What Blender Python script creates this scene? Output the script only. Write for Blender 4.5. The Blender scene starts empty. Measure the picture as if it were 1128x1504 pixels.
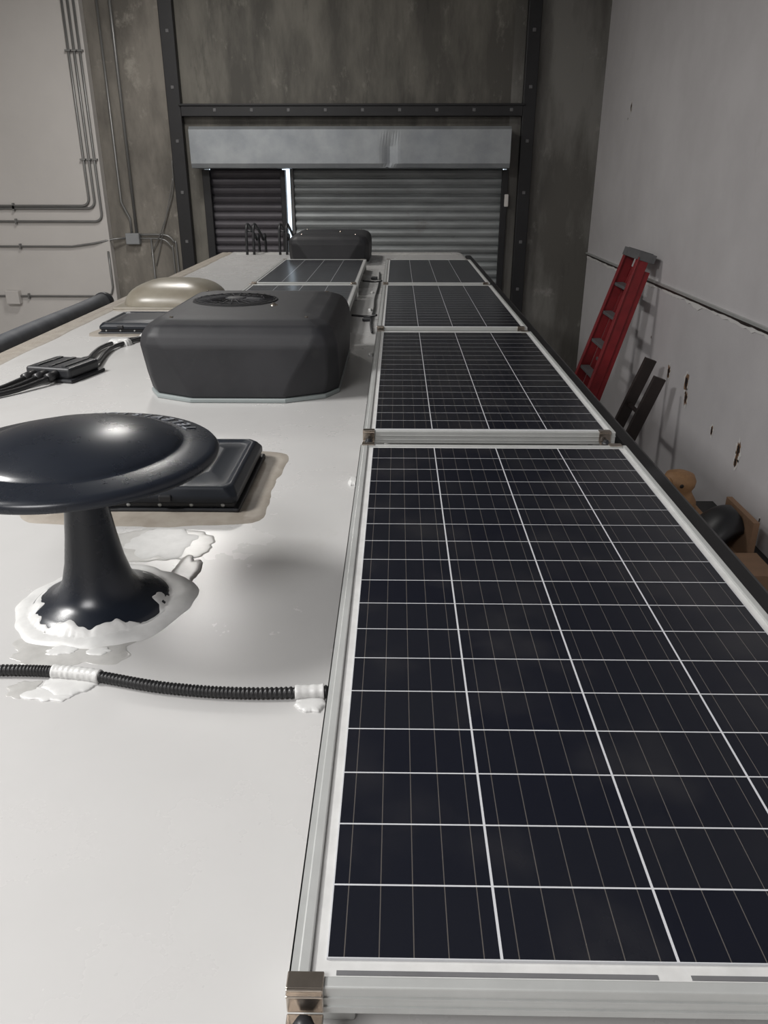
import bpy, bmesh, math, random
from mathutils import Vector, Matrix, noise
random.seed(7)
S=bpy.context.scene
S.view_settings.view_transform='Standard'
PI=math.pi
RZ=3.5      # roof surface height
# ---------------------------------------------------------------- materials
def mat(name,col,rough=.5,metal=0,var=0,scale=5,bump=0,bscale=40,col2=None,coat=0,lo=.35,hi=.65,rvar=0,stretch=None,spec=None,stain=None):
    m=bpy.data.materials.new(name); m.use_nodes=True
    nt=m.node_tree; b=nt.nodes['Principled BSDF']
    b.inputs['Base Color'].default_value=(*col,1); b.inputs['Roughness'].default_value=rough
    b.inputs['Metallic'].default_value=metal
    if spec is not None: b.inputs['Specular IOR Level'].default_value=spec
    if coat: b.inputs['Coat Weight'].default_value=coat; b.inputs['Coat Roughness'].default_value=.08
    tc=nt.nodes.new('ShaderNodeTexCoord'); mp=nt.nodes.new('ShaderNodeMapping')
    nt.links.new(tc.outputs['Object'],mp.inputs[0])
    if stretch: mp.inputs['Scale'].default_value=stretch
    if var or col2:
        n=nt.nodes.new('ShaderNodeTexNoise'); n.inputs['Scale'].default_value=scale; n.inputs['Detail'].default_value=8
        n.inputs['Roughness'].default_value=.62
        r=nt.nodes.new('ShaderNodeValToRGB'); r.color_ramp.elements[0].position=lo; r.color_ramp.elements[1].position=hi
        c2=col2 if col2 else tuple(c*(1-var) for c in col)
        r.color_ramp.elements[0].color=(*c2,1); r.color_ramp.elements[1].color=(*col,1)
        nt.links.new(mp.outputs[0],n.inputs['Vector']); nt.links.new(n.outputs[0],r.inputs[0]); out=r.outputs[0]
        for (sc,ss,th,st,sg) in (stain or []):
            mp2=nt.nodes.new('ShaderNodeMapping'); mp2.inputs['Scale'].default_value=st; mp2.inputs['Location'].default_value=(3.1+ss,1.7,5.2)
            nt.links.new(tc.outputs['Object'],mp2.inputs[0])
            n3=nt.nodes.new('ShaderNodeTexNoise'); n3.inputs['Scale'].default_value=ss; n3.inputs['Detail'].default_value=10; n3.inputs['Roughness'].default_value=.7
            nt.links.new(mp2.outputs[0],n3.inputs['Vector'])
            r3=nt.nodes.new('ShaderNodeMapRange'); r3.inputs[1].default_value=th; r3.inputs[2].default_value=th+.12; r3.inputs[3].default_value=0; r3.inputs[4].default_value=sg
            nt.links.new(n3.outputs[0],r3.inputs[0])
            mx=nt.nodes.new('ShaderNodeMix'); mx.data_type='RGBA'; nt.links.new(r3.outputs[0],mx.inputs[0]); nt.links.new(out,mx.inputs[6]); mx.inputs[7].default_value=(*sc,1)
            out=mx.outputs[2]
        nt.links.new(out,b.inputs['Base Color'])
        if rvar:
            mr=nt.nodes.new('ShaderNodeMapRange'); mr.inputs[3].default_value=rough-rvar; mr.inputs[4].default_value=rough+rvar
            nt.links.new(n.outputs[0],mr.inputs[0]); nt.links.new(mr.outputs[0],b.inputs['Roughness'])
    if bump:
        n2=nt.nodes.new('ShaderNodeTexNoise'); n2.inputs['Scale'].default_value=bscale; n2.inputs['Detail'].default_value=5
        bp=nt.nodes.new('ShaderNodeBump'); bp.inputs['Strength'].default_value=bump; bp.inputs['Distance'].default_value=.01
        nt.links.new(mp.outputs[0],n2.inputs['Vector']); nt.links.new(n2.outputs[0],bp.inputs['Height']); nt.links.new(bp.outputs[0],b.inputs['Normal'])
    return m
M={}
M['roof']=mat('white_roof',(.50,.495,.487),.27,var=.06,scale=1.6,bump=.03,bscale=5,rvar=.04,stain=[((.41,.395,.375),6,.60,(1,.5,1),.35)])
M['alu']=mat('aluminium_frame',(.50,.51,.50),.38,metal=.35,var=.08,scale=20)
M['clamp']=mat('steel_clamp',(.52,.46,.40),.22,metal=.95,var=.2,scale=60)
M['black']=mat('black_plastic',(.018,.019,.022),.45,var=.2,scale=12)
M['rubber']=mat('black_rubber',(.012,.012,.013),.4)
M['navy']=mat('antenna_plastic',(.012,.015,.022),.28,var=.15,scale=9,rvar=.06,spec=.42)
M['ventlid']=mat('vent_lid',(.012,.015,.021),.42,var=.2,scale=10,spec=.35)
M['ac']=mat('ac_shroud',(.023,.023,.026),.56,col2=(.014,.0145,.017),scale=6,bump=.04,bscale=300,rvar=.08,spec=.4,stain=[((.050,.048,.046),9,.60,(1,1,1),.35)])
M['acbase']=mat('ac_base_pan',(.25,.28,.28),.4,var=.1)
M['dark']=mat('recess_shade',(.004,.004,.005),.8)  # near-black that paints in the shade of the fan recess
M['seal']=mat('white_sealant',(.58,.58,.57),.38,var=.12,scale=30,bump=.05,bscale=20)
M['smear']=mat('sealant_smear',(.35,.345,.33),.28,col2=(.45,.445,.43),scale=16)
M['tan']=mat('lap_sealant',(.25,.22,.185),.55,col2=(.32,.29,.25),scale=14,bump=.15,bscale=40)
M['smoke']=mat('smoked_acrylic_dome',(.20,.178,.140),.32,col2=(.27,.248,.20),scale=4)
M['white']=mat('white_wall_paint',(.64,.615,.59),.6,var=.06,scale=1.2,bump=.03,bscale=90)
M['drywall']=mat('grey_white_paint',(.61,.595,.605),.6,col2=(.53,.515,.525),scale=.9,bump=.05,bscale=60,stain=[((.40,.39,.38),2.0,.64,(1,1,.4),.35)])
M['wpatch']=mat('peeled_white',(.68,.67,.66),.6)
M['conc']=mat('concrete',(.26,.24,.21),.8,col2=(.13,.12,.105),scale=1.6,bump=.15,bscale=25,lo=.38,hi=.62,stretch=(1.4,1,.5),stain=[((.40,.375,.33),3,.57,(1,1,.8),.7),((.07,.065,.058),2.2,.60,(1.6,1,.4),.6)])
M['concr']=mat('concrete_smooth',(.20,.195,.18),.45,col2=(.095,.09,.08),scale=1.5,bump=.1,bscale=25,lo=.40,hi=.60,stretch=(1.4,1,.35),stain=[((.32,.31,.29),4,.60,(1,1,.7),.6),((.05,.048,.043),2.0,.60,(2,1,.3),.6)])
M['conc_shaded']=mat('concrete_shaded',(.19,.18,.155),.7,col2=(.085,.08,.07),scale=1.5,bump=.15,bscale=25,lo=.40,hi=.62,stretch=(1.5,1,.4),stain=[((.28,.265,.235),5,.59,(1.2,1,.6),.6),((.045,.043,.038),1.8,.58,(1.8,1,.35),.7)])  # same concrete, dimmer light around the door painted into its base colour
M['floor']=mat('floor_concrete',(.22,.21,.20),.55,col2=(.13,.125,.12),scale=1.5,bump=.08)
M['ceil']=mat('ceiling_paint',(.30,.30,.30),.8,var=.1,scale=2)
M['steel']=mat('black_steel',(.011,.011,.013),.5,var=.3,scale=8)
M['galv']=mat('galvanised_hood',(.34,.36,.375),.42,metal=.45,col2=(.24,.26,.28),scale=2.5,bump=.06,bscale=5)
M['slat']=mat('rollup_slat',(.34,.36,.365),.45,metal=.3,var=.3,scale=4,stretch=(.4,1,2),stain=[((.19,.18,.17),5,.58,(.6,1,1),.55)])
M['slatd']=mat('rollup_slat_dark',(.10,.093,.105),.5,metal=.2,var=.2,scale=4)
M['pipe']=mat('emt_conduit',(.25,.25,.245),.35,metal=.5,var=.1,scale=6)
M['grey']=mat('grey_paint_box',(.30,.31,.32),.5,var=.1)
M['red']=mat('red_fibreglass',(.27,.017,.022),.42,var=.25,scale=8)
M['lgrey']=mat('ladder_grey',(.14,.14,.145),.5,var=.2,scale=12)
M['wood']=mat('tan_wood',(.42,.24,.115),.6,col2=(.30,.165,.08),scale=12)
M['card']=mat('cardboard',(.25,.15,.09),.8,var=.15,scale=10)
M['brown']=mat('dark_brown_wood',(.028,.02,.018),.5,var=.3,scale=10)
M['tube']=mat('awning_tube_fabric',(.085,.09,.10),.6,col2=(.05,.055,.065),scale=9)
M['text']=mat('raised_letter',(.16,.17,.19),.4)
M['glass']=mat('rv_window',(.02,.022,.025),.1)
# solar cell glass: object coords, x across, y along, origin at cell area corner
def cellmat():
    m=bpy.data.materials.new('solar_cells'); m.use_nodes=True; nt=m.node_tree; N=nt.nodes; L=nt.links
    b=N['Principled BSDF']; tc=N.new('ShaderNodeTexCoord'); sp=N.new('ShaderNodeSeparateXYZ'); L.new(tc.outputs['Object'],sp.inputs[0])
    def mth(op,a,bv=None):
        n=N.new('ShaderNodeMath'); n.operation=op
        for i,v in enumerate((a,bv)):
            if v is None: continue
            if isinstance(v,(int,float)): n.inputs[i].default_value=v
            else: L.new(v,n.inputs[i])
        return n.outputs[0]
    def line(c,pitch,w,off=0):
        q=mth('DIVIDE',mth('ADD',c,off),pitch); fr=mth('FRACT',q); d=mth('ABSOLUTE',mth('SUBTRACT',fr,.5)) # .5 at line
        return mth('GREATER_THAN',d,.5-w/pitch/2)
    CW=.1612; CH=.0810
    v1=line(sp.outputs[0],CW,.0027); h1=line(sp.outputs[1],CH,.0020)
    white=mth('MAXIMUM',v1,h1)
    bus=line(sp.outputs[0],CW/5,.0010,CW/10)
    cx=mth('FLOOR',mth('DIVIDE',sp.outputs[0],CW)); cy=mth('FLOOR',mth('DIVIDE',sp.outputs[1],CH))
    cb=N.new('ShaderNodeCombineXYZ'); L.new(cx,cb.inputs[0]); L.new(cy,cb.inputs[1])
    wn=N.new('ShaderNodeTexWhiteNoise'); L.new(cb.outputs[0],wn.inputs['Vector'])
    r=N.new('ShaderNodeValToRGB'); r.color_ramp.elements[0].color=(.0065,.0075,.0130,1); r.color_ramp.elements[1].color=(.0095,.0105,.0150,1)
    L.new(wn.outputs['Value'],r.inputs[0])
    m1=N.new('ShaderNodeMix'); m1.data_type='RGBA'; L.new(bus,m1.inputs[0]); L.new(r.outputs[0],m1.inputs[6]); m1.inputs[7].default_value=(.085,.078,.072,1)
    m2=N.new('ShaderNodeMix'); m2.data_type='RGBA'; L.new(white,m2.inputs[0]); L.new(m1.outputs[2],m2.inputs[6]); m2.inputs[7].default_value=(.50,.51,.53,1)
    # thin dust film
    dn=N.new('ShaderNodeTexNoise'); dn.inputs['Scale'].default_value=6; dn.inputs['Detail'].default_value=8; L.new(tc.outputs['Object'],dn.inputs['Vector'])
    dr=N.new('ShaderNodeMapRange'); dr.inputs[1].default_value=.5; dr.inputs[2].default_value=.8; dr.inputs[3].default_value=.0; dr.inputs[4].default_value=.05; L.new(dn.outputs[0],dr.inputs[0])
    m3=N.new('ShaderNodeMix'); m3.data_type='RGBA'; L.new(dr.outputs[0],m3.inputs[0]); L.new(m2.outputs[2],m3.inputs[6]); m3.inputs[7].default_value=(.30,.28,.25,1)
    L.new(m3.outputs[2],b.inputs['Base Color']); b.inputs['Roughness'].default_value=.2; b.inputs['Specular IOR Level'].default_value=.45
    return m
M['cells']=cellmat()
# ---------------------------------------------------------------- helpers
def empty(name,loc=(0,0,0),parent=None):
    e=bpy.data.objects.new(name,None); e.location=loc; S.collection.objects.link(e); e.empty_display_size=.1
    if parent: e.parent=parent
    return e
def mesh(name,vs,fs,m,parent=None,smooth=False,loc=(0,0,0),bevel=0,seg=2,rot=None,angle=30,wn=False):
    me=bpy.data.meshes.new(name); me.from_pydata([tuple(v) for v in vs],[],fs); me.materials.append(M[m] if isinstance(m,str) else m)
    bm=bmesh.new(); bm.from_mesh(me); bmesh.ops.recalc_face_normals(bm,faces=bm.faces); bm.to_mesh(me); bm.free()
    if smooth:
        for p in me.polygons:p.use_smooth=True
    o=bpy.data.objects.new(name,me); o.location=loc; S.collection.objects.link(o)
    if rot: o.rotation_euler=rot
    if parent: o.parent=parent
    if bevel:
        b=o.modifiers.new('bev','BEVEL'); b.width=bevel; b.segments=seg; b.limit_method='ANGLE'; b.angle_limit=math.radians(angle)
    if wn:
        w=o.modifiers.new('wn','WEIGHTED_NORMAL'); w.keep_sharp=False; w.weight=80
    return o
def bx(x0,x1,y0,y1,z0,z1):
    return [(x0,y0,z0),(x1,y0,z0),(x1,y1,z0),(x0,y1,z0),(x0,y0,z1),(x1,y0,z1),(x1,y1,z1),(x0,y1,z1)],[(0,3,2,1),(4,5,6,7),(0,1,5,4),(1,2,6,5),(2,3,7,6),(3,0,4,7)]
def boxes(name,lst,m,parent=None,bevel=0,seg=2,loc=(0,0,0),rot=None):
    V=[];F=[]
    for b in lst:
        v,f=bx(*b); o=len(V); V+=v; F+=[tuple(i+o for i in q) for q in f]
    return mesh(name,V,F,m,parent,bevel=bevel,seg=seg,loc=loc,rot=rot)
def lathe(name,prof,m,parent=None,seg=64,loc=(0,0,0),rot=None):
    V=[];F=[];n=len(prof)
    for i in range(seg):
        a=2*PI*i/seg
        for r,z in prof: V.append((r*math.cos(a),r*math.sin(a),z))
    for i in range(seg):
        j=(i+1)%seg
        for k in range(n-1): F.append((i*n+k,j*n+k,j*n+k+1,i*n+k+1))
    o=mesh(name,V,F,m,parent,True,loc,rot=rot)
    bm=bmesh.new(); bm.from_mesh(o.data); bmesh.ops.remove_doubles(bm,verts=bm.verts,dist=1e-5); bmesh.ops.recalc_face_normals(bm,faces=bm.faces); bm.to_mesh(o.data); bm.free()
    return o
def catmull(P,n=10):
    P=[Vector(p) for p in P]; out=[]
    Q=[P[0]*2-P[1]]+P+[P[-1]*2-P[-2]]
    for i in range(1,len(Q)-2):
        a,b,c,d=Q[i-1:i+3]
        for k in range(n):
            t=k/n; out.append(.5*((2*b)+(c-a)*t+(2*a-5*b+4*c-d)*t*t+(3*b-a-3*c+d)*t**3))
    out.append(P[-1]); return out
def tubemesh(P,r,seg=12):
    P=[Vector(p) for p in P]; V=[];F=[]; n=len(P); up=None
    for i,p in enumerate(P):
        t=(P[min(i+1,n-1)]-P[max(i-1,0)]).normalized()
        if up is None:
            up=Vector((0,0,1)) if abs(t.z)<.9 else Vector((0,1,0))
        s=t.cross(up).normalized(); up=s.cross(t).normalized()
        rr=r(i) if callable(r) else r
        for k in range(seg):
            a=2*PI*k/seg; V.append(p+s*math.cos(a)*rr+up*math.sin(a)*rr)
    for i in range(n-1):
        for k in range(seg):
            l=(k+1)%seg; F.append((i*seg+k,i*seg+l,(i+1)*seg+l,(i+1)*seg+k))
    F.append(tuple(range(seg))[::-1]); F.append(tuple((n-1)*seg+k for k in range(seg)))
    return V,F
def tube(name,P,r,m,parent=None,seg=12):
    V,F=tubemesh(P,r,seg); return mesh(name,V,F,m,parent,True)
def tubes(name,lst,m,parent=None,seg=10):
    V=[];F=[]
    for P,r in lst:
        v,f=tubemesh(P,r,seg); o=len(V); V+=v; F+=[tuple(i+o for i in q) for q in f]
    return mesh(name,V,F,m,parent,True)
def blob(name,cx,cy,rx,ry,h,m,parent=None,seed=0,amp=.15,freq=1.6,z=RZ,pw=2.0,lump=.25):
    """irregular flat puddle of sealant lying on the roof"""
    seg=120; rings=[0,.2,.4,.6,.75,.86,.93,.97,1.0]
    V=[];F=[]
    for k,q in enumerate(rings):
        for i in range(seg):
            a=2*PI*i/seg; c,s=math.cos(a),math.sin(a)
            e=(abs(c)**pw+abs(s)**pw)**(-1/pw)
            w=1+amp*1.6*noise.noise(Vector((c*freq+seed*7.3,s*freq,seed)))+amp*.45*noise.noise(Vector((c*freq*3,s*freq*3+seed*3.1,seed)))
            w=1+(w-1)*(.3+.7*q)
            x=cx+rx*q*w*c*e; y=cy+ry*q*w*s*e
            zz=h*math.sqrt(max(0,1-q**5))
            if k<len(rings)-1: zz*=1+lump*1.6*noise.noise(Vector((x*14,y*14,seed+3)))
            else: zz=-.0008
            V.append((x,y,z+zz))
    for k in range(len(rings)-1):
        for i in range(seg):
            j=(i+1)%seg; F.append((k*seg+i,k*seg+j,(k+1)*seg+j,(k+1)*seg+i))
    return mesh(name,V,F,m,parent,True)
# ---------------------------------------------------------------- room shell
XL,XR,YB,YF,ZC=-7.0,2.54,-4.0,11.0,7.6
boxes('floor',[(XL-.2,XR+.2,YB-.2,YF+.3,-.2,0)],'floor')
boxes('ceiling',[(XL-.2,XR+.2,YB-.2,YF+.3,ZC,ZC+.2)],'ceil')
boxes('wall_left',[(XL-.2,XL,YB,YF,0,ZC)],'white')
boxes('wall_front',[(XL-.2,XR+.2,YB-.2,YB,0,ZC)],'white')
boxes('wall_right',[(XR,XR+.2,YB,YF+.3,0,ZC)],'drywall')
wb=empty('wall_back')
boxes('concrete_left',[(XL-.2,-2.72,YF,YF+.3,0,ZC)],'conc',wb)
boxes('concrete_door_jamb',[(-2.72,-2.5,YF,YF+.3,0,ZC)],'conc_shaded',wb)
boxes('concrete_lintel',[(-2.5,1.40,YF,YF+.3,4.42,ZC)],'conc_shaded',wb)
boxes('concrete_right',[(1.40,XR+.2,YF,YF+.3,0,ZC)],'concr',wb)
boxes('white_panel',[(XL,-3.80,YF-.14,YF-.001,0,ZC)],'white',wb,bevel=.006)
# ledge along the right wall
def strip(name,z0,z1,th,m,amp,seed):
    V=[];F=[];n=300
    for i in range(n+1):
        y=-3.9+(YF-.002+3.9)*i/n; a=amp*noise.noise(Vector((y*3,seed,0)))+amp*.7*noise.noise(Vector((y*11,seed,2)))
        V+=[(XR,y,z0+a),(XR-th,y,z0+a),(XR-th,y,z1),(XR,y,z1)]
    for i in range(n):
        for k in range(4): F.append((4*i+k,4*i+4+k,4*i+4+(k+1)%4,4*i+(k+1)%4))
    return mesh(name,V,F,m)
strip('trim_1',3.263,3.283,.025,'alu',0,0)
strip('trim_2',3.240,3.263,.010,'brown',.010,4)
strip('trim_3',3.215,3.241,.005,'wpatch',.030,8)
# wall holes
wh=empty('wall_hole_cluster')
for i,(y,z,r) in enumerate([(7.26,2.55,.045),(6.78,2.57,.055),(6.74,2.44,.045),(6.08,2.35,.03),(5.55,2.37,.042),(5.56,2.27,.035),(9.62,4.91,.03),(9.7,4.8,.012),(5.03,2.03,.014),(7.9,2.75,.012),(4.4,2.9,.01)]):
    for kk,(mm,f,dx) in enumerate([('wpatch',1.6,.002),('card',1.05,.003),('brown',.75,.004)]):
        V=[(XR-dx,y,z)];n=24
        for k in range(n):
            a=2*PI*k/n; w=r*f*(1+.8*noise.noise(Vector((math.cos(a)*2+i*3,math.sin(a)*2,kk))))
            V.append((XR-dx,y+math.cos(a)*w*.7,z+math.sin(a)*w*1.2))
        mesh('chip_%d_%d'%(i,kk),V,[(0,1+k,1+(k+1)%n) for k in range(n)],mm,wh)
# steel frame around the door
sf=empty('steel_door_frame')
boxes('post_left',[(-2.87,-2.70,YF-.12,YF-.001,0,ZC-.001)],'steel',sf,bevel=.008)
boxes('post_right',[(1.54,1.70,YF-.12,YF-.001,0,ZC-.001)],'steel',sf,bevel=.008)
boxes('header',[(-2.70,1.54,YF-.13,YF-.001,4.90,5.03),(-2.72,1.57,YF-.15,YF-.001,5.015,5.04)],'steel',sf,bevel=.006)
lst=[]
for i in range(9): lst.append((-2.3+i*.46,-2.26+i*.46,YF-.135,YF-.12,4.95,4.99))
for i in range(12):
    z=.4+i*.6; lst.append((-2.80,-2.76,YF-.13,YF-.11,z,z+.04)); lst.append((1.60,1.64,YF-.13,YF-.11,z,z+.04))
boxes('bolts',lst,'lgrey',sf,bevel=.006)
# roll-up door
def slats(name,x0,x1,y,z0,z1,pitch,m,parent):
    prof=[]; z=z0
    while z<z1:
        for t,d in ((0,0),(.06,-.018),(.25,-.03),(.5,-.036),(.75,-.03),(.9,-.015),(.96,0)):
            prof.append((y+d,z+t*pitch))
        z+=pitch
    V=[];F=[]
    for (yy,zz) in prof: V+= [(x0,yy,zz),(x1,yy,zz)]
    for i in range(len(prof)-1): F.append((2*i,2*i+1,2*i+3,2*i+2))
    return mesh(name,V,F,m,parent)
door=empty('door_1')
slats('slat_curtain',-1.365,1.36,YF+.08,0,4.38,.105,'slat',door)
boxes('guide_left',[(-1.395,-1.355,YF+.005,YF+.12,0,4.41)],'lgrey',door)
boxes('guide_right',[(1.34,1.42,YF-.06,YF-.001,0,4.29)],'steel',door,bevel=.006)
boxes('lock_handle',[(1.38,1.43,YF-.12,YF-.06,3.85,4.0)],'white',door,bevel=.01)
door2=empty('door_2')
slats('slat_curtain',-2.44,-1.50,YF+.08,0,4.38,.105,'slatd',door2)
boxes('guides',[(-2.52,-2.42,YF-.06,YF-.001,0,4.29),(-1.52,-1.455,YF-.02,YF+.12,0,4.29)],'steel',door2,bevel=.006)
hood=empty('door_hood')
HV=[];HF=[]
nx=120
HX0,HX1=-2.56,1.38
for i in range(nx+1):
    x=HX0+i*((HX1-HX0)/nx)
    d=.014*noise.noise(Vector((x*2.0,0,3)))
    dent=.022*math.exp(-((x+.1)/.07)**2)
    for (yy,zz) in ((YF-.135,4.30),(YF-.40+d,4.31+d*.6+(.012 if abs(x+.12)<.02 else 0)),(YF-.42+d+dent,4.36),(YF-.42+d+dent,4.55),(YF-.42+d,4.74),(YF-.38,4.775),(YF-.135,4.775)):
        HV.append((x,yy,zz))
n=7
for i in range(nx):
    for k in range(n-1): HF.append((i*n+k,(i+1)*n+k,(i+1)*n+k+1,i*n+k+1))
HF.append(tuple(range(n))); HF.append(tuple(nx*n+k for k in range(n)))
mesh('hood_sheet',HV,HF,'galv',hood)
boxes('hood_brackets',[(HX0,HX0+.04,YF-.136,YF-.001,4.3,4.77),(HX1-.04,HX1,YF-.136,YF-.001,4.3,4.77)],'galv',hood)
# conduits on the far-left wall
yw=YF-.165
cond=empty('electrical_conduit')
def bendpipe(xv,zl,xe,r=.015,y=yw,ztop=ZC-.02):
    R=.10; P=[(xv,y,ztop),(xv,y,zl+R)]
    for k in range(1,8):
        a=k/8*PI/2; P.append((xv-R+R*math.cos(a),y,zl+R-R*math.sin(a)))
    P+=[(xv-R,y,zl),(xe,y,zl)]
    return (P,r)
tubes('wall_pipes',[bendpipe(-3.99,3.86,-6.95),bendpipe(-3.92,3.83,-6.95),bendpipe(-3.85,3.67,-6.95)],'pipe',cond)
tubes('lower_pipes',[([(-6.95,yw,3.36),(-4.3,yw,3.36),(-4.0,yw,3.40),(-3.75,yw+.05,3.45),(-3.56,YF-.05,3.46)],.013),
    ([(-6.95,yw,2.72),(-3.95,yw,2.72),(-3.86,yw,2.75),(-3.83,yw,2.84),(-3.83,yw,3.3)],.013),
    ([(-3.62,YF-.03,ZC-.02),(-3.62,YF-.03,3.9),(-3.53,YF-.03,3.7),(-3.53,YF-.03,3.5)],.015),
    ([(-3.46,YF-.035,ZC-.02),(-3.46,YF-.035,3.5)],.02)],'pipe',cond)
arc=lambda x1,z0,zb:[(-3.44,YF-.035,z0),(x1-.18,YF-.035,z0),(x1-.08,YF-.035,z0-.03),(x1-.02,YF-.035,z0-.1),(x1,YF-.035,z0-.2),(x1,YF-.035,zb)]
tubes('branch_pipes',[(catmull(arc(-2.95,3.50,2.2),4),.013),(catmull(arc(-3.0,3.45,2.2),4),.010),([(-3.28,YF-.035,3.45),(-3.28,YF-.035,2.3)],.012)],'pipe',cond)
tubes('loose_wires',[(catmull([(-3.3,YF-.03,3.25),(-3.1,YF-.06,3.6),(-2.92,YF-.05,4.05),(-2.89,YF-.06,4.4)],8),.006),(catmull([(-3.25,YF-.03,3.1),(-3.05,YF-.06,3.7),(-2.90,YF-.06,4.2)],8),.005)],'pipe',cond)
boxes('pipe_straps',[(x-.04,x+.04,YF-.165-.022,YF-.141,z,z+.02) for x in (-3.99,-3.92,-3.85) for z in (4.4,5.6,6.8)]+[(x,x+.02,YF-.165-.02,YF-.141,z-.035,z+.035) for x in (-5.0,-6.0) for z in (3.86,3.83,3.67,3.36,2.72)],'pipe',cond)
boxes('electrical_box',[(-3.60,-3.42,YF-.10,YF-.001,3.38,3.52)],'grey',cond,bevel=.01)
boxes('outlet_box',[(-5.28,-5.10,YF-.24,YF-.141,2.62,2.80)],'white',cond,bevel=.01)
# ---------------------------------------------------------------- motorhome
rv=empty('motorhome')
X0,X1,Y0,Y1=-1.78,.70,-2.2,8.85
def rvbody():
    sec=[]
    r=.07
    for k in range(7):
        a=PI-k/6*PI/2; sec.append((X0+r+r*math.cos(a),RZ-r+r*math.sin(a)-.0))
    for k in range(7):
        a=PI/2-k/6*PI/2; sec.append((X1-r+r*math.cos(a),RZ-r+r*math.sin(a)))
    sec+= [(X1,.55),(X0,.55)]
    V=[];F=[];n=len(sec)
    ys=[(Y0,.10),(Y0+.03,.04),(Y0+.1,0),(Y1-.45,0),(Y1-.25,.008),(Y1-.1,.03),(Y1,.12)]
    cx=(X0+X1)/2
    for y,d in ys:
        for (x,z) in sec:
            V.append((cx+(x-cx)*(1-d*.8),y,z-d if z>1 else z))
    for i in range(len(ys)-1):
        for k in range(n):
            l=(k+1)%n; F.append((i*n+k,i*n+l,(i+1)*n+l,(i+1)*n+k))
    F.append(tuple(range(n))); F.append(tuple((len(ys)-1)*n+k for k in range(n)))
    return mesh('body_and_roof',V,F,'roof',rv)
rvbody()
for i,(x,y) in enumerate([(X0+.14,-1.0),(X1-.14,-1.0),(X0+.14,5.4),(X1-.14,5.4),(X0+.14,6.3),(X1-.14,6.3)]):
    lathe('wheel_%d'%i,[(0,-.12),(.2,-.12),(.25,-.13),(.38,-.13),(.42,-.1),(.42,.1),(.38,.13),(.25,.13),(.2,.12),(0,.12)],'rubber',rv,40,(x,y,.42),(0,PI/2,0))
boxes('side_windows',[(X0-.012,X0+.01,1,2.2,1.9,2.7),(X0-.012,X0+.01,4,5.2,1.9,2.7),(X1-.01,X1+.012,1,2.2,1.9,2.7),(X1-.01,X1+.012,4,5.2,1.9,2.7)],'glass',rv,bevel=.01)
boxes('rear_bumper',[(X0+.1,X1-.1,Y1-.02,Y1+.12,.55,.75)],'steel',rv,bevel=.02)
boxes('roof_edge_trim',[(X0-.015,X0+.05,Y0+.05,Y1-.45,RZ-.03,RZ+.006)],'tan',rv,bevel=.01)
V=[];F=[]
n=160
for i in range(n+1):
    y=Y0+.1+(Y1-Y0-.55)*i/n; w=.035+.014*noise.noise(Vector((y*3,0,0)))
    V+=[(X0+.045,y,RZ+.0005),(X0+.05,y,RZ+.007),(X0+.05+w,y,RZ+.005),(X0+.06+w,y,RZ-.0005)]
for i in range(n):
    for k in range(3): F.append((4*i+k,4*i+4+k,4*i+5+k,4*i+1+k))
mesh('edge_sealant',V,F,'tan',rv,True)
boxes('gutter_rail',[(X1-.01,X1+.05,Y0+.1,Y1-.5,RZ-.12,RZ-.015)],'steel',rv,bevel=.012)
V=[];F=[]
for i in range(81):
    x=X0+.15+(X1-X0-.3)*i/80; w=.03+.012*noise.noise(Vector((x*5,3,0)))
    V+=[(x,8.32-w,RZ-.0005),(x,8.33-w,RZ+.006),(x,8.33+w,RZ+.006),(x,8.34+w,RZ-.001)]
for i in range(80):
    for k in range(3): F.append((4*i+k,4*i+4+k,4*i+5+k,4*i+1+k))
mesh('rear_seam_sealant',V,F,'smear',rv,True)
# ---- awning
def awning(x,y0,y1,z,r,side,name):
    a=empty(name)
    P=[(x,y0+(y1-y0)*i/30,z) for i in range(31)]
    tube('fabric_roll',P,lambda i:r*(1+.02*math.sin(i*1.3)),'tube',a,28)
    for nm,yy,s in (('end_cap',y1,1),('end_cap_near',y0,-1)):
        lathe(nm,[(0,-.02),(r*1.12,-.02),(r*1.15,0),(r*1.1,.03),(r*.5,.045),(0,.045)],'black',a,32,(x,yy,z),(-PI/2*s,0,0))
    for yy in (y0+.05,y1-.02):
        boxes('arm',[(x,X0-.001,yy-.03,yy+.03,z-r-.04,z-r+.02)],'black',a,bevel=.008)
    return a
awning(-1.895,-1.5,5.15,RZ-.015,.055,-1,'awning_roll')
# ---- roof ladder at rear
rl=empty('roof_access_ladder')
L=[]
for x in (-1.50,-1.17):
    for dx in (0,.07):
        L.append((catmull([(x+dx,8.20,RZ-.002),(x+dx,8.21,RZ+.2),(x+dx,8.27,RZ+.275),(x+dx,8.4,RZ+.26),(x+dx,8.8,RZ+.1),(x+dx,8.96,RZ-.1),(x+dx,8.96,.9)],6),.013))
for z in (1.0,1.35,1.7,2.05,2.4,2.75,3.1): L.append(([(-1.50,8.96,z),(-1.10,8.96,z)],.012))
L.append(([(-1.50,8.22,RZ+.22),(-1.43,8.22,RZ+.22)],.01)); L.append(([(-1.17,8.22,RZ+.22),(-1.10,8.22,RZ+.22)],.01))
tubes('rails',L,'black',rl)
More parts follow.
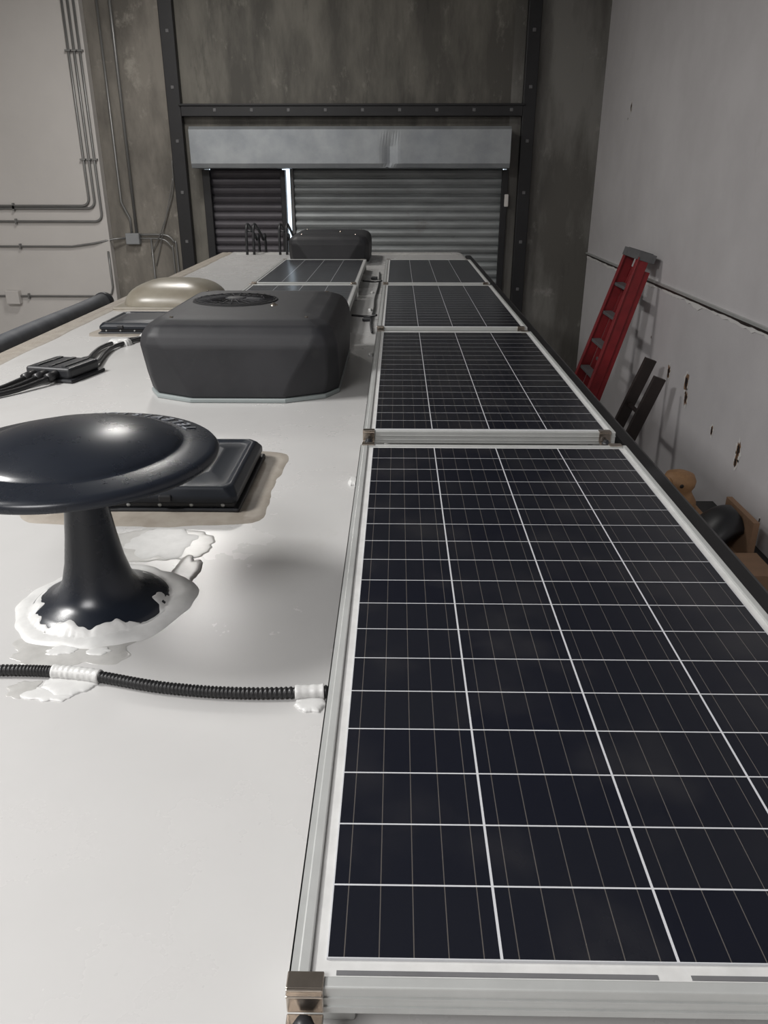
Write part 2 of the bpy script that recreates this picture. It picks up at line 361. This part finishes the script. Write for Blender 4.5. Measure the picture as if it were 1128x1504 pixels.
# ---------------------------------------------------------------- solar panels
PW,PL,PT=.694,1.512,.035
def panel(x,y,name='solar_panel'):
    p=empty(name,(x,y,RZ))
    zt=.09
    fw=.011
    boxes('frame',[(0,fw,0,PL,zt-PT,zt),(PW-fw,PW,0,PL,zt-PT,zt),(fw,PW-fw,0,fw,zt-PT,zt),(fw,PW-fw,PL-fw,PL,zt-PT,zt)],'alu',p,bevel=.0015)
    boxes('frame_ridges',[(-.0015,0,.002,PL-.002,zt-.014,zt-.012),(-.0015,0,.002,PL-.002,zt-.026,zt-.024),(.002,PW-.002,-.0015,0,zt-.014,zt-.012),(.002,PW-.002,-.0015,0,zt-.026,zt-.024),(PW,PW+.0015,.002,PL-.002,zt-.014,zt-.012)],'alu',p)
    boxes('frame_lip',[(-.008,0,0,PL,zt-.004,zt-.002),(-.008,-.0065,0,PL,zt-.030,zt-.002)],'alu',p)
    boxes('backsheet',[(fw,PW-fw,fw,PL-fw,zt-.010,zt-.005)],'seal',p)
    cw,ch=4*.1612,18*.0810
    ox=(PW-cw)/2; oy=(PL-ch)/2+.003
    v,f=bx(0,cw,0,ch,0,.003)
    mesh('cell_glass',v,f,'cells',p,loc=(ox,oy,zt-.005))
    boxes('bus_ribbon',[(ox+.01,ox+.30,fw+.004,fw+.0085,zt-.0049,zt-.0042),(ox+.33,ox+.62,fw+.004,fw+.0085,zt-.0049,zt-.0042)],'lgrey',p)
    boxes('mount_feet',[(.0,.05,.03,.09,0,zt-PT),(PW-.05,PW,.03,.09,0,zt-PT),(.0,.05,PL-.09,PL-.03,0,zt-PT),(PW-.05,PW,PL-.09,PL-.03,0,zt-PT)],'alu',p,bevel=.003)
    def clamp(cx,cy,s):
        w=.0165
        def yb(a,b): return (min(cy+s*a,cy+s*b),max(cy+s*a,cy+s*b))
        boxes('clamp',[(cx-w,cx+w,*yb(-.004,.013),zt+.0005,zt+.0035),
            (cx-w,cx+w,*yb(-.0025,-.006),zt-.026,zt+.0035),
            (cx-w,cx+w,*yb(-.0025,-.009),zt-.004,zt-.001),
            (cx-w,cx+w,*yb(-.006,-.036),zt-.029,zt-.026),
            (cx-w,cx+w,*yb(-.032,-.036),0,zt-.026)],'clamp',p,bevel=.0012)
        lathe('clamp_bolt',[(0,.008),(.007,.008),(.008,.002),(.011,.0015),(.011,-.01),(.006,-.012),(.006,-.05),(0,-.05)],'black',p,6,(cx,cy-s*.020,zt-.024))
    clamp(.008,0,1); clamp(PW-.03,0,1); clamp(.012,PL,-1); clamp(PW-.03,PL,-1)
    return p
YP=[.467,2.092,3.705,5.32]
for y in YP: panel(-.0855 if y<1 else -.084,y)
for y in YP[2:]: panel(-.95,y)
# cable run in the gap between the columns
g=empty('cable_harness')
tubes('gap_cables',[(catmull([(-.125,4.0,RZ+.010),(-.14,4.3,RZ+.010),(-.135,4.8,RZ+.010),(-.14,5.2,RZ+.010),(-.13,5.9,RZ+.010),(-.14,6.6,RZ+.010)],8),.006),
   (catmull([(-.11,4.4,RZ+.03),(-.17,4.42,RZ+.02),(-.25,4.4,RZ+.03)],6),.006),(catmull([(-.11,5.9,RZ+.03),(-.17,5.93,RZ+.02),(-.25,5.9,RZ+.03)],6),.006)],'rubber',g)
boxes('cable_clips',[(-.19,-.14,4.37,4.43,RZ,RZ+.02),(-.20,-.15,6.2,6.26,RZ,RZ+.02)],'black',g,bevel=.006)
for i,(x,y) in enumerate([(-.16,4.75),(-.115,3.5),(-.17,5.5),(-.112,1.93)]):
    blob('seal_dab_%d'%i,x,y,.013,.03,.01,'seal',g,seed=i+20,amp=.15)
# ---------------------------------------------------------------- AC units
def ac(cx,y0,W=.70,Lg=.92,H=.285,grille=True):
    a=empty('rooftop_air_conditioner',(cx,y0+Lg/2,RZ))
    def ring(ix,iy,f,e,c,g,cb,z):
        hx,hy=W/2-ix,Lg/2-iy; f=f*W
        return [(-f,-hy,z),(f,-hy,z),(hx-c,-hy+e,z),(hx,-hy+g,z),(hx,hy-cb,z),(hx-cb,hy,z),(-hx+cb,hy,z),(-hx,hy-cb,z),(-hx,-hy+g,z),(-hx+c,-hy+e,z)]
    hs=H/.285
    R=[ring(.004,.0,.23,.075,.045,.16,.07,.014*hs),
       ring(.0,.002,.27,.055,.038,.13,.06,.08*hs),
       ring(.0,.012,.37,.016,.034,.065,.05,.195*hs),
       ring(.010,.026,.39,.010,.034,.055,.05,.232*hs),
       ring(.030,.052,.385,.008,.034,.05,.05,.260*hs),
       ring(.065,.095,.35,.006,.034,.05,.05,.277*hs),
       ring(.13,.17,.27,.004,.034,.05,.05,H)]
    n=10
    V=[v for r in R for v in r];F=[]
    for i in range(len(R)-1):
        for k in range(n):
            l=(k+1)%n; F.append((i*n+k,i*n+l,(i+1)*n+l,(i+1)*n+k))
    F.append(tuple(range(n))[::-1]); F.append(tuple((len(R)-1)*n+k for k in range(n)))
    mesh('shroud',V,F,'ac',a,True,bevel=.010,seg=3,angle=7,wn=True)
    B=ring(.001,-.004,.24,.07,.045,.16,.07,0)+ring(.001,-.004,.24,.07,.045,.16,.07,.016)
    mesh('base_pan',B,[tuple(range(n))[::-1],tuple(range(n,2*n))]+[(k,(k+1)%n,n+(k+1)%n,n+k) for k in range(n)],'acbase',a,bevel=.004)
    if grille:
        gx,gy,gr=-.08,.03,.158
        lathe('fan_well_shade',[(0,H+.0015),(gr-.004,H+.0015),(gr,H+.005),(gr+.008,H+.004),(gr+.012,H-.004)],'dark',a,64,(gx,gy,0))  # flat disc on the shroud top, its black stands for recess shade
        L=[]
        for r in [gr*.42,gr*.70,gr*.97]:
            L.append(([(gx+r*math.cos(2*PI*i/40),gy+r*math.sin(2*PI*i/40),H+.006) for i in range(41)],.0015))
        for i in range(26):
            t=2*PI*i/26; L.append(([(gx+gr*.26*math.cos(t),gy+gr*.26*math.sin(t),H+.007),(gx+gr*math.cos(t+.18),gy+gr*math.sin(t+.18),H+.006)],.0022))
        tubes('fan_grille',L,'ac',a,6)
        lathe('fan_hub',[(0,H+.012),(gr*.2,H+.012),(gr*.27,H+.008),(gr*.28,H+.002)],'ac',a,40,(gx,gy,0))
    for i,(sx,sy,sz) in enumerate([(-.24,-.345,.272),(.24,-.335,.272),(.26,.32,.272),(-.26,.33,.272),(.09,-.1,.285)]):
        lathe('screw_%d'%i,[(0,.010),(.006,.010),(.007,.005),(.014,.004),(.015,-.006)],'clamp',a,16,(sx,sy,sz*hs))
    return a
ac(-.562,2.70,W=.705,Lg=.93)
ac(-.61,7.25,W=.72,H=.255,grille=False)
# ---------------------------------------------------------------- antenna
an=empty('tv_antenna',(-.556,1.287,RZ))
dz=.303
dome=[(0,.048),(.03,.0475),(.06,.0455),(.09,.0415),(.115,.0365),(.14,.0295),(.160,.0225),(.172,.0175),(.1765,.0145),(.179,.0120),(.182,.0112),(.190,.0106),(.210,.0080),(.228,.0050),(.2345,.0035),(.239,.0005),(.2425,-.004),(.2430,-.010),(.2415,-.014),(.238,-.0155),(.235,-.013),(.230,-.008),(.2,-.005),(.1,-.008),(.045,-.012),(.034,-.03)]
lathe('saucer_dome',[(r,z+dz) for r,z in dome],'navy',an,128)
lathe('pedestal',[(.031,dz-.02),(.033,.25),(.038,.20),(.045,.145),(.053,.095),(.062,.060),(.074,.038),(.090,.026),(.108,.019),(.120,.013),(.127,.006),(.128,.0)],'navy',an,64)
for i,ch in enumerate('TELEVISION'):
    cu=bpy.data.curves.new('c','FONT'); cu.body=ch; cu.size=.034; cu.extrude=.0008; cu.align_x='CENTER'; cu.align_y='CENTER'
    t=bpy.data.objects.new('tmp',cu); S.collection.objects.link(t)
    bpy.context.view_layer.update()
    me=bpy.data.meshes.new_from_object(t.evaluated_get(bpy.context.evaluated_depsgraph_get())); bpy.data.objects.remove(t)
    me.materials.clear(); me.materials.append(M['text'])
    o=bpy.data.objects.new('letter_%d'%i,me); S.collection.objects.link(o); o.parent=an
    # lettering reads from outside the rim: tops point to the centre
    ph=math.radians(34+i*7.2)
    r=.206; o.location=(r*math.cos(ph),r*math.sin(ph),dz+.0098)
    o.rotation_euler=(Matrix.Rotation(ph+PI/2,3,'Z')@Matrix.Rotation(math.radians(7),3,'X')).to_euler()
s1=empty('base_sealant',(.556,-1.287,-RZ),an)
# sealant ring that laps over the flange edge
V=[];F=[];seg=200; AX,AY=-.556,1.282
K=10
for i in range(seg):
    a=2*PI*i/seg; c,s=math.cos(a),math.sin(a)
    ro=.156*(1+.10*noise.noise(Vector((c*1.6,s*1.6,2)))+.035*noise.noise(Vector((c*5,s*5,7))))
    if c>0: ro+=.018*c
    nn=noise.noise(Vector((c*2.6+4,s*2.6,1)))*.9+noise.noise(Vector((c*7,s*7,5)))*.35
    ri=min(.113+.030*nn,.126)
    for k in range(K):
        t=k/(K-1); r=ri+(ro-ri)*t
        if r<.090: fz=.026+(.090-r)*.8
        elif r<.108: fz=.026-(r-.090)/.018*.007
        elif r<.128: fz=.019-(r-.108)/.020*.015
        else: fz=.0
        z=fz+.003 if r<.122 else .0065*(1-((r-.122)/(ro-.122))**3)+.0015
        if k==0: z=fz-.001
        if k==1: z=fz+.0025
        if k==K-1: z=-.001
        z+=0 if k in(0,K-1) else .0015*noise.noise(Vector((c*r*30,s*r*30,3)))
        V.append((AX+r*c,AY+.005*(r>.13)+r*s,RZ+z))
for i in range(seg):
    j=(i+1)%seg
    for k in range(K-1): F.append((i*K+k,j*K+k,j*K+k+1,i*K+k+1))
mesh('ring',V,F,'seal',s1,True)
blob('smear_behind',-.515,1.545,.120,.095,.0015,'smear',s1,seed=5,amp=.2,lump=.1)
blob('lump_behind',-.515,1.55,.085,.075,.0025,'seal',s1,seed=6,amp=.24,lump=.1)
blob('side_lump',-.43,1.41,.030,.080,.003,'smear',s1,seed=8,amp=.2,lump=.1)
blob('smear_front',-.55,1.135,.095,.065,.0012,'smear',s1,seed=11,amp=.25,lump=.1)
blob('smear_left',-.60,1.115,.05,.035,.0014,'smear',s1,seed=15,amp=.3,lump=.1)
for i,(x,y,rx,ry) in enumerate([(-.570,1.125,.026,.016),(-.505,1.125,.020,.013)]):
    blob('lump_%d'%i,x,y,rx,ry,.004,'seal',s1,seed=12+i,amp=.25)
# ---------------------------------------------------------------- roof vents
def vent(cx,cy,w=.42,d=.40,h=.07,pad=.055,name='roof_vent'):
    v=empty(name,(cx,cy,RZ))
    blob('lap_sealant',0,-.008,w/2+pad,d/2+pad,.005,'tan',v,seed=cx*3,amp=.035,freq=3,z=0,pw=9,lump=.1)
    boxes('flange',[(-w/2,w/2,-d/2,d/2,.0,.012)],'black',v,bevel=.004)
    boxes('curb',[(-w/2+.012,w/2-.012,-d/2+.012,d/2-.012,.01,.035)],'black',v,bevel=.004)
    a,bb=w/2-.004,d/2-.004
    def rr(hx,hy,c,z): return [(-hx+c,-hy,z),(hx-c,-hy,z),(hx,-hy+c,z),(hx,hy-c,z),(hx-c,hy,z),(-hx+c,hy,z),(-hx,hy-c,z),(-hx,-hy+c,z)]
    R=[rr(a,bb,.012,.024),rr(a,bb,.012,.040),rr(a-.012,bb-.012,.02,h-.006),rr(a-.022,bb-.022,.02,h-.003),rr(a-.034,bb-.034,.02,h-.010),rr(a-.055,bb-.055,.03,h-.009),rr(a-.085,bb-.085,.03,h)]
    V=[q for r in R for q in r];F=[]
    for i in range(len(R)-1):
        for k in range(8):
            l=(k+1)%8; F.append((i*8+k,i*8+l,(i+1)*8+l,(i+1)*8+k))
    F.append(tuple(range(8))[::-1]); F.append(tuple((len(R)-1)*8+k for k in range(8)))
    mesh('lid',V,F,'ventlid',v,True,bevel=.004,seg=3,angle=15,wn=True)
    boxes('hinge',[(-.06,.06,bb-.01,bb+.02,.02,.045),(.04,.07,-bb-.006,-bb+.01,.03,.046),(-.12,-.09,-bb-.006,-bb+.01,.03,.046)],'black',v,bevel=.003)
    for i in range(6):
        lathe('screw_%d'%i,[(0,.003),(.0045,.002),(.005,0)],'alu',v,12,(-w/2+.04+i*(w-.08)/5,-d/2+.0115,.018),(PI/2,0,0))
    return v
vent(-.605,1.920,.46,.41,.066,.070)
vent(-1.29,4.17,.44,.40,.06)
# smoked skylight dome
sk=empty('skylight_dome',(-1.385,5.05,RZ))
blob('lap_sealant',0,0,.35,.36,.006,'tan',sk,seed=4,amp=.04,freq=3,z=0,pw=6)
boxes('flange',[(-.31,.31,-.31,.31,0,.014)],'smoke',sk,bevel=.004)
V=[];F=[];n=64;K=12
for k in range(K+1):
    t=k/K*PI/2; q=math.cos(t)**.75 if k<K else 0.0; z=.012+.135*math.sin(t)
    for i in range(n):
        a=2*PI*i/n; c,s=math.cos(a),math.sin(a); e=(abs(c)**4+abs(s)**4)**(-.25)*(q)
        V.append((.29*c*e,.28*s*e,z))
for k in range(K):
    for i in range(n): F.append((k*n+i,k*n+(i+1)%n,(k+1)*n+(i+1)%n,(k+1)*n+i))
mesh('acrylic_bubble',V,F,'smoke',sk,True)
# ---------------------------------------------------------------- cable entry junction box
jb=empty('cable_junction_box',(-1.34,3.10,RZ))
e=math.radians(-14)
boxes('housing',[(-.10,.10,-.10,.10,.012,.055)],'black',jb,bevel=.012,seg=3,rot=(0,0,e))
boxes('base',[(-.115,.115,-.115,.115,0,.014)],'black',jb,bevel=.006,rot=(0,0,e))
boxes('lid_ribs',[(-.07,-.05,-.08,.08,.053,.060),(-.01,.01,-.08,.08,.053,.060),(.05,.07,-.08,.08,.053,.060)],'black',jb,bevel=.003,rot=(0,0,e))
L=[]
for i,dx in enumerate((-.05,0,.05)):
    L.append(([(dx*.9-.03,-.10,.032),(dx*.9-.045,-.16,.028)],.017))
    L.append((catmull([(dx*.9-.04,-.15,.028),(-.10+dx*.8,-.28,.014),(-.19+dx*.6,-.45,.012),(-.28+dx*.9,-.75,.012),(-.40+dx,-1.1,.012)],8),.0095))
for dx in (-.02,.03):
    L.append((catmull([(.05+dx,.10,.03),(.04+dx,.2,.015),(.01+dx,.36,.013),(.0+dx,.50,.013),(.03+dx,.62,.013),(.10+dx*.3,.72,.013),(.20,.745-dx*.6,.013),(.30,.72-dx*.6,.013),(.38,.66-dx,.013)],8),.0095))
L.append(([(.045,.10,.032),(.05,.165,.026)],.02))
tubes('cables',L,'rubber',jb)
for i,(x,y,rx,ry) in enumerate([(-1.315,3.72,.055,.05),(-1.21,3.835,.05,.03),(-1.12,3.83,.03,.03)]):
    blob('cable_seal_%d'%i,x+1.34,y-3.10,rx,ry,.030,'seal',jb,seed=40+i,amp=.2,z=0)
# ---------------------------------------------------------------- corrugated conduit
cc=empty('corrugated_cable_conduit')
RR=.0095
P=catmull([(-1.35,1.075,RZ+RR),(-1.05,1.045,RZ+RR),(-.80,1.045,RZ+RR),(-.62,1.055,RZ+RR),(-.5,1.045,RZ+RR),(-.36,1.012,RZ+RR),(-.22,1.000,RZ+RR),(-.05,1.012,RZ+RR)],90)
tube('corrugated_tube',P,lambda i:RR if (i%4)<2 else RR*.80,'rubber',cc,16)
def sleeve(xa,xb,nm):
    Q=[p for p in P if xa<=p.x<=xb]
    tube(nm,Q,lambda i:.0114+.0003*math.sin(i*.9)+.0010*noise.noise(Vector((i*.15,0,0))),'seal',cc,20)
sleeve(-.553,-.471,'sealed_strap_left'); sleeve(-.155,-.108,'sealed_strap_right')
blob('seal_base_left',-.515,1.030,.045,.028,.005,'seal',cc,seed=50,amp=.2,lump=.1)
blob('seal_base_left_front',-.540,1.003,.040,.020,.003,'seal',cc,seed=53,amp=.3,lump=.1)
blob('seal_base_left_smear',-.585,1.015,.03,.022,.0015,'smear',cc,seed=54,amp=.3)
blob('seal_base_right',-.128,.985,.024,.020,.006,'seal',cc,seed=51,amp=.25,lump=.1)
# ---------------------------------------------------------------- ladders
def orient_box(c0,c1,w,d,ydir=Vector((0,1,0))):
    c0=Vector(c0);c1=Vector(c1); t=(c1-c0).normalized(); s=(ydir-ydir.dot(t)*t).normalized(); u=t.cross(s)
    V=[]
    for c in (c0,c1):
        for a,b in ((-1,-1),(1,-1),(1,1),(-1,1)): V.append(c+s*a*w/2+u*b*d/2)
    return V,[(0,3,2,1),(4,5,6,7),(0,1,5,4),(1,2,6,5),(2,3,7,6),(3,0,4,7)]
def beams(name,lst,m,parent,bevel=.003):
    V=[];F=[]
    for a in lst:
        v,f=orient_box(*a); o=len(V); V+=v; F+=[tuple(i+o for i in q) for q in f]
    return mesh(name,V,F,m,parent,bevel=bevel)
ld=empty('red_step_ladder')
top=Vector((2.36,8.12,3.50)); bot=Vector((1.36,8.12,.03))
def LP(t,dy,off=0):
    p=bot.lerp(top,t); w=.44-.21*t
    tt=(top-bot).normalized(); nrm=Vector((tt.z,0,-tt.x))
    return p+Vector((0,dy*w,0))+nrm*off
beams('front_rails',[(LP(0,s,0),LP(1,s,0),.03,.11) for s in (-1,1)]+[(LP(0,s,-.052),LP(1,s,-.052),.075,.012) for s in (-1,1)],'red',ld)
beams('rear_rails',[(LP(.0,s*.9,.085),LP(.97,s*.9,.085),.03,.06) for s in (-1,1)],'red',ld)
beams('steps',[(LP(i/12,-1),LP(i/12,1),.09,.03,Vector((1,0,0))) for i in range(1,12)],'lgrey',ld)
beams('rear_braces',[(LP(t,-.9,.085),LP(t,.9,.085),.03,.02,Vector((0,0,1))) for t in (.1,.3,.5,.7,.9)],'lgrey',ld)
boxes('top_cap',[(-.09,.09,-.26,.26,-.03,.05),(-.065,.065,-.22,.22,.05,.056)],'lgrey',ld,bevel=.012,loc=tuple(top+Vector((.02,0,.0))),rot=(0,math.radians(16),0))
boxes('feet',[(bot.x-.05,bot.x+.1,bot.y+s*.44-.03,bot.y+s*.44+.03,0.0,.06) for s in (-1,1)],'rubber',ld,bevel=.006)
l2=empty('dark_wooden_ladder')
def L2(t,dy): return Vector((1.42,7.1,.0)).lerp(Vector((2.37,7.1,2.66)),t)+Vector((0,dy,0))
beams('rails',[(L2(.005,-.20),L2(.97,-.20),.045,.11),(L2(.005,.20),L2(1,.20),.045,.11)],'brown',l2)
beams('rungs',[(L2(t,-.20),L2(t,.20),.03,.03,Vector((1,0,0))) for t in (.12,.24,.36,.48,.60,.72,.84)],'brown',l2)
# ---------------------------------------------------------------- storage rack by the right wall
rk=empty('storage_rack')
boxes('uprights',[(x,x+.04,y,y+.04,0,1.84) for x in (1.98,2.46) for y in (3.4,4.6,5.72)],'steel',rk,bevel=.003)
boxes('shelves',[(1.98,2.50,3.4,5.76,z,z+.03) for z in (.3,.85,1.35)],'card',rk,bevel=.003)
boxes('beams',[(1.975,2.0,3.4,5.76,z-.05,z+.02) for z in (.3,.85,1.35,1.80)],'steel',rk,bevel=.003)
boxes('top_shelf',[(1.97,2.51,3.4,5.76,1.84,1.87)],'steel',rk,bevel=.003)
tb=empty('carved_wood_stump',(2.12,5.50,1.87))
lathe('trunk',[(0,0),(.13,0),(.145,.03),(.14,.12),(.11,.17),(.095,.20),(.115,.24),(.12,.28),(.10,.325),(.05,.345),(0,.35)],'wood',tb,32)
lathe('knob',[(0,.05),(.03,.045),(.045,.02),(.045,-.01),(0,-.01)],'wood',tb,24,(-.10,-.05,.27),(0,-1.2,0))
lathe('eyes',[(0,.004),(.014,.003),(.016,0)],'brown',tb,16,(-.02,-.118,.27),(PI/2,0,0))
boxes('base_board',[(-.14,.20,-.22,.16,0,.03)],'wood',tb,bevel=.004)
hm=empty('black_seat_shell',(2.16,4.92,1.87))
V=[];F=[];nn=16;mm=14
for k in range(nn+1):
    t=k/nn
    px=-.17+.30*t; pz=.02+.28*math.sin(min(1,t*1.05)*PI*.5)**.8
    for i in range(mm+1):
        s=-1+2*i/mm
        V.append((px+.03*s*s, s*(.21-.06*t*t), pz-.09*abs(s)**3))
no=len(V)
for v in list(V): V.append((v[0]+.03,v[1]*.95,max(0,v[2]-.035)))
for k in range(nn):
    for i in range(mm):
        a=k*(mm+1)+i; F.append((a,a+1,a+mm+2,a+mm+1)); F.append((no+a,no+a+mm+1,no+a+mm+2,no+a+1))
for i in range(mm):
    F.append((i,no+i,no+i+1,i+1)); a=nn*(mm+1)+i; F.append((a,a+1,no+a+1,no+a))
for k in range(nn):
    a=k*(mm+1); F.append((a,a+mm+1,no+a+mm+1,no+a)); a+=mm; F.append((a,no+a,no+a+mm+1,a+mm+1))
mesh('shell',V,F,'black',hm,True)
boxes('backing_board',[(.16,.20,-.26,.20,0,.30),(-.12,.17,-.18,.18,0,.012)],'card',hm,bevel=.003)
cb=empty('cardboard_box',(2.17,4.42,1.87))
boxes('box_body',[(-.16,.16,-.16,.16,0,.12)],'card',cb,bevel=.004)
boxes('flaps',[(-.165,-.003,-.16,.16,.12,.126),(.003,.165,-.16,.16,.12,.126)],'card',cb)
# ---------------------------------------------------------------- lights
def area(name,loc,sx,sy,power,col=(1,1,1)):
    f=empty(name)
    l=bpy.data.lights.new(name+'_lamp','AREA'); l.shape='RECTANGLE'; l.size=sx; l.size_y=sy; l.energy=power; l.color=col
    o=bpy.data.objects.new('lamp',l); o.location=loc; S.collection.objects.link(o); o.parent=f
    x,y,z=loc
    boxes('fixture',[(x-sx/2-.03,x+sx/2+.03,y-sy/2-.03,y+sy/2+.03,z+.01,z+.09)],'lgrey',f,bevel=.01)
    tubes('hangers',[([(x,y-sy/3,z+.08),(x,y-sy/3,ZC-.001)],.006),([(x,y+sy/3,z+.08),(x,y+sy/3,ZC-.001)],.006)],'steel',f,6)
area('ceiling_light',(-3.7,1.5,6.9),.9,1.4,355,(1,.985,.965))
area('ceiling_light',(-2.3,8.0,6.9),.5,1.0,95,(1,.97,.93))
area('ceiling_light',(-1.8,-1.8,6.9),1.6,1.6,180,(1,.985,.985))
w=bpy.data.worlds.new('outside_daylight'); S.world=w; w.use_nodes=True
w.node_tree.nodes['Background'].inputs[0].default_value=(.75,.88,1,1); w.node_tree.nodes['Background'].inputs[1].default_value=2.0
# ---------------------------------------------------------------- camera
cd=bpy.data.cameras.new('camera'); cam=bpy.data.objects.new('camera',cd); S.collection.objects.link(cam)
cam.location=(0,0,4.25); cam.rotation_euler=(math.radians(90-23.4),0,math.radians(.92))
cd.sensor_fit='AUTO'; cd.sensor_width=36; cd.lens=1150/1504*36; cd.clip_start=.05
S.camera=cam
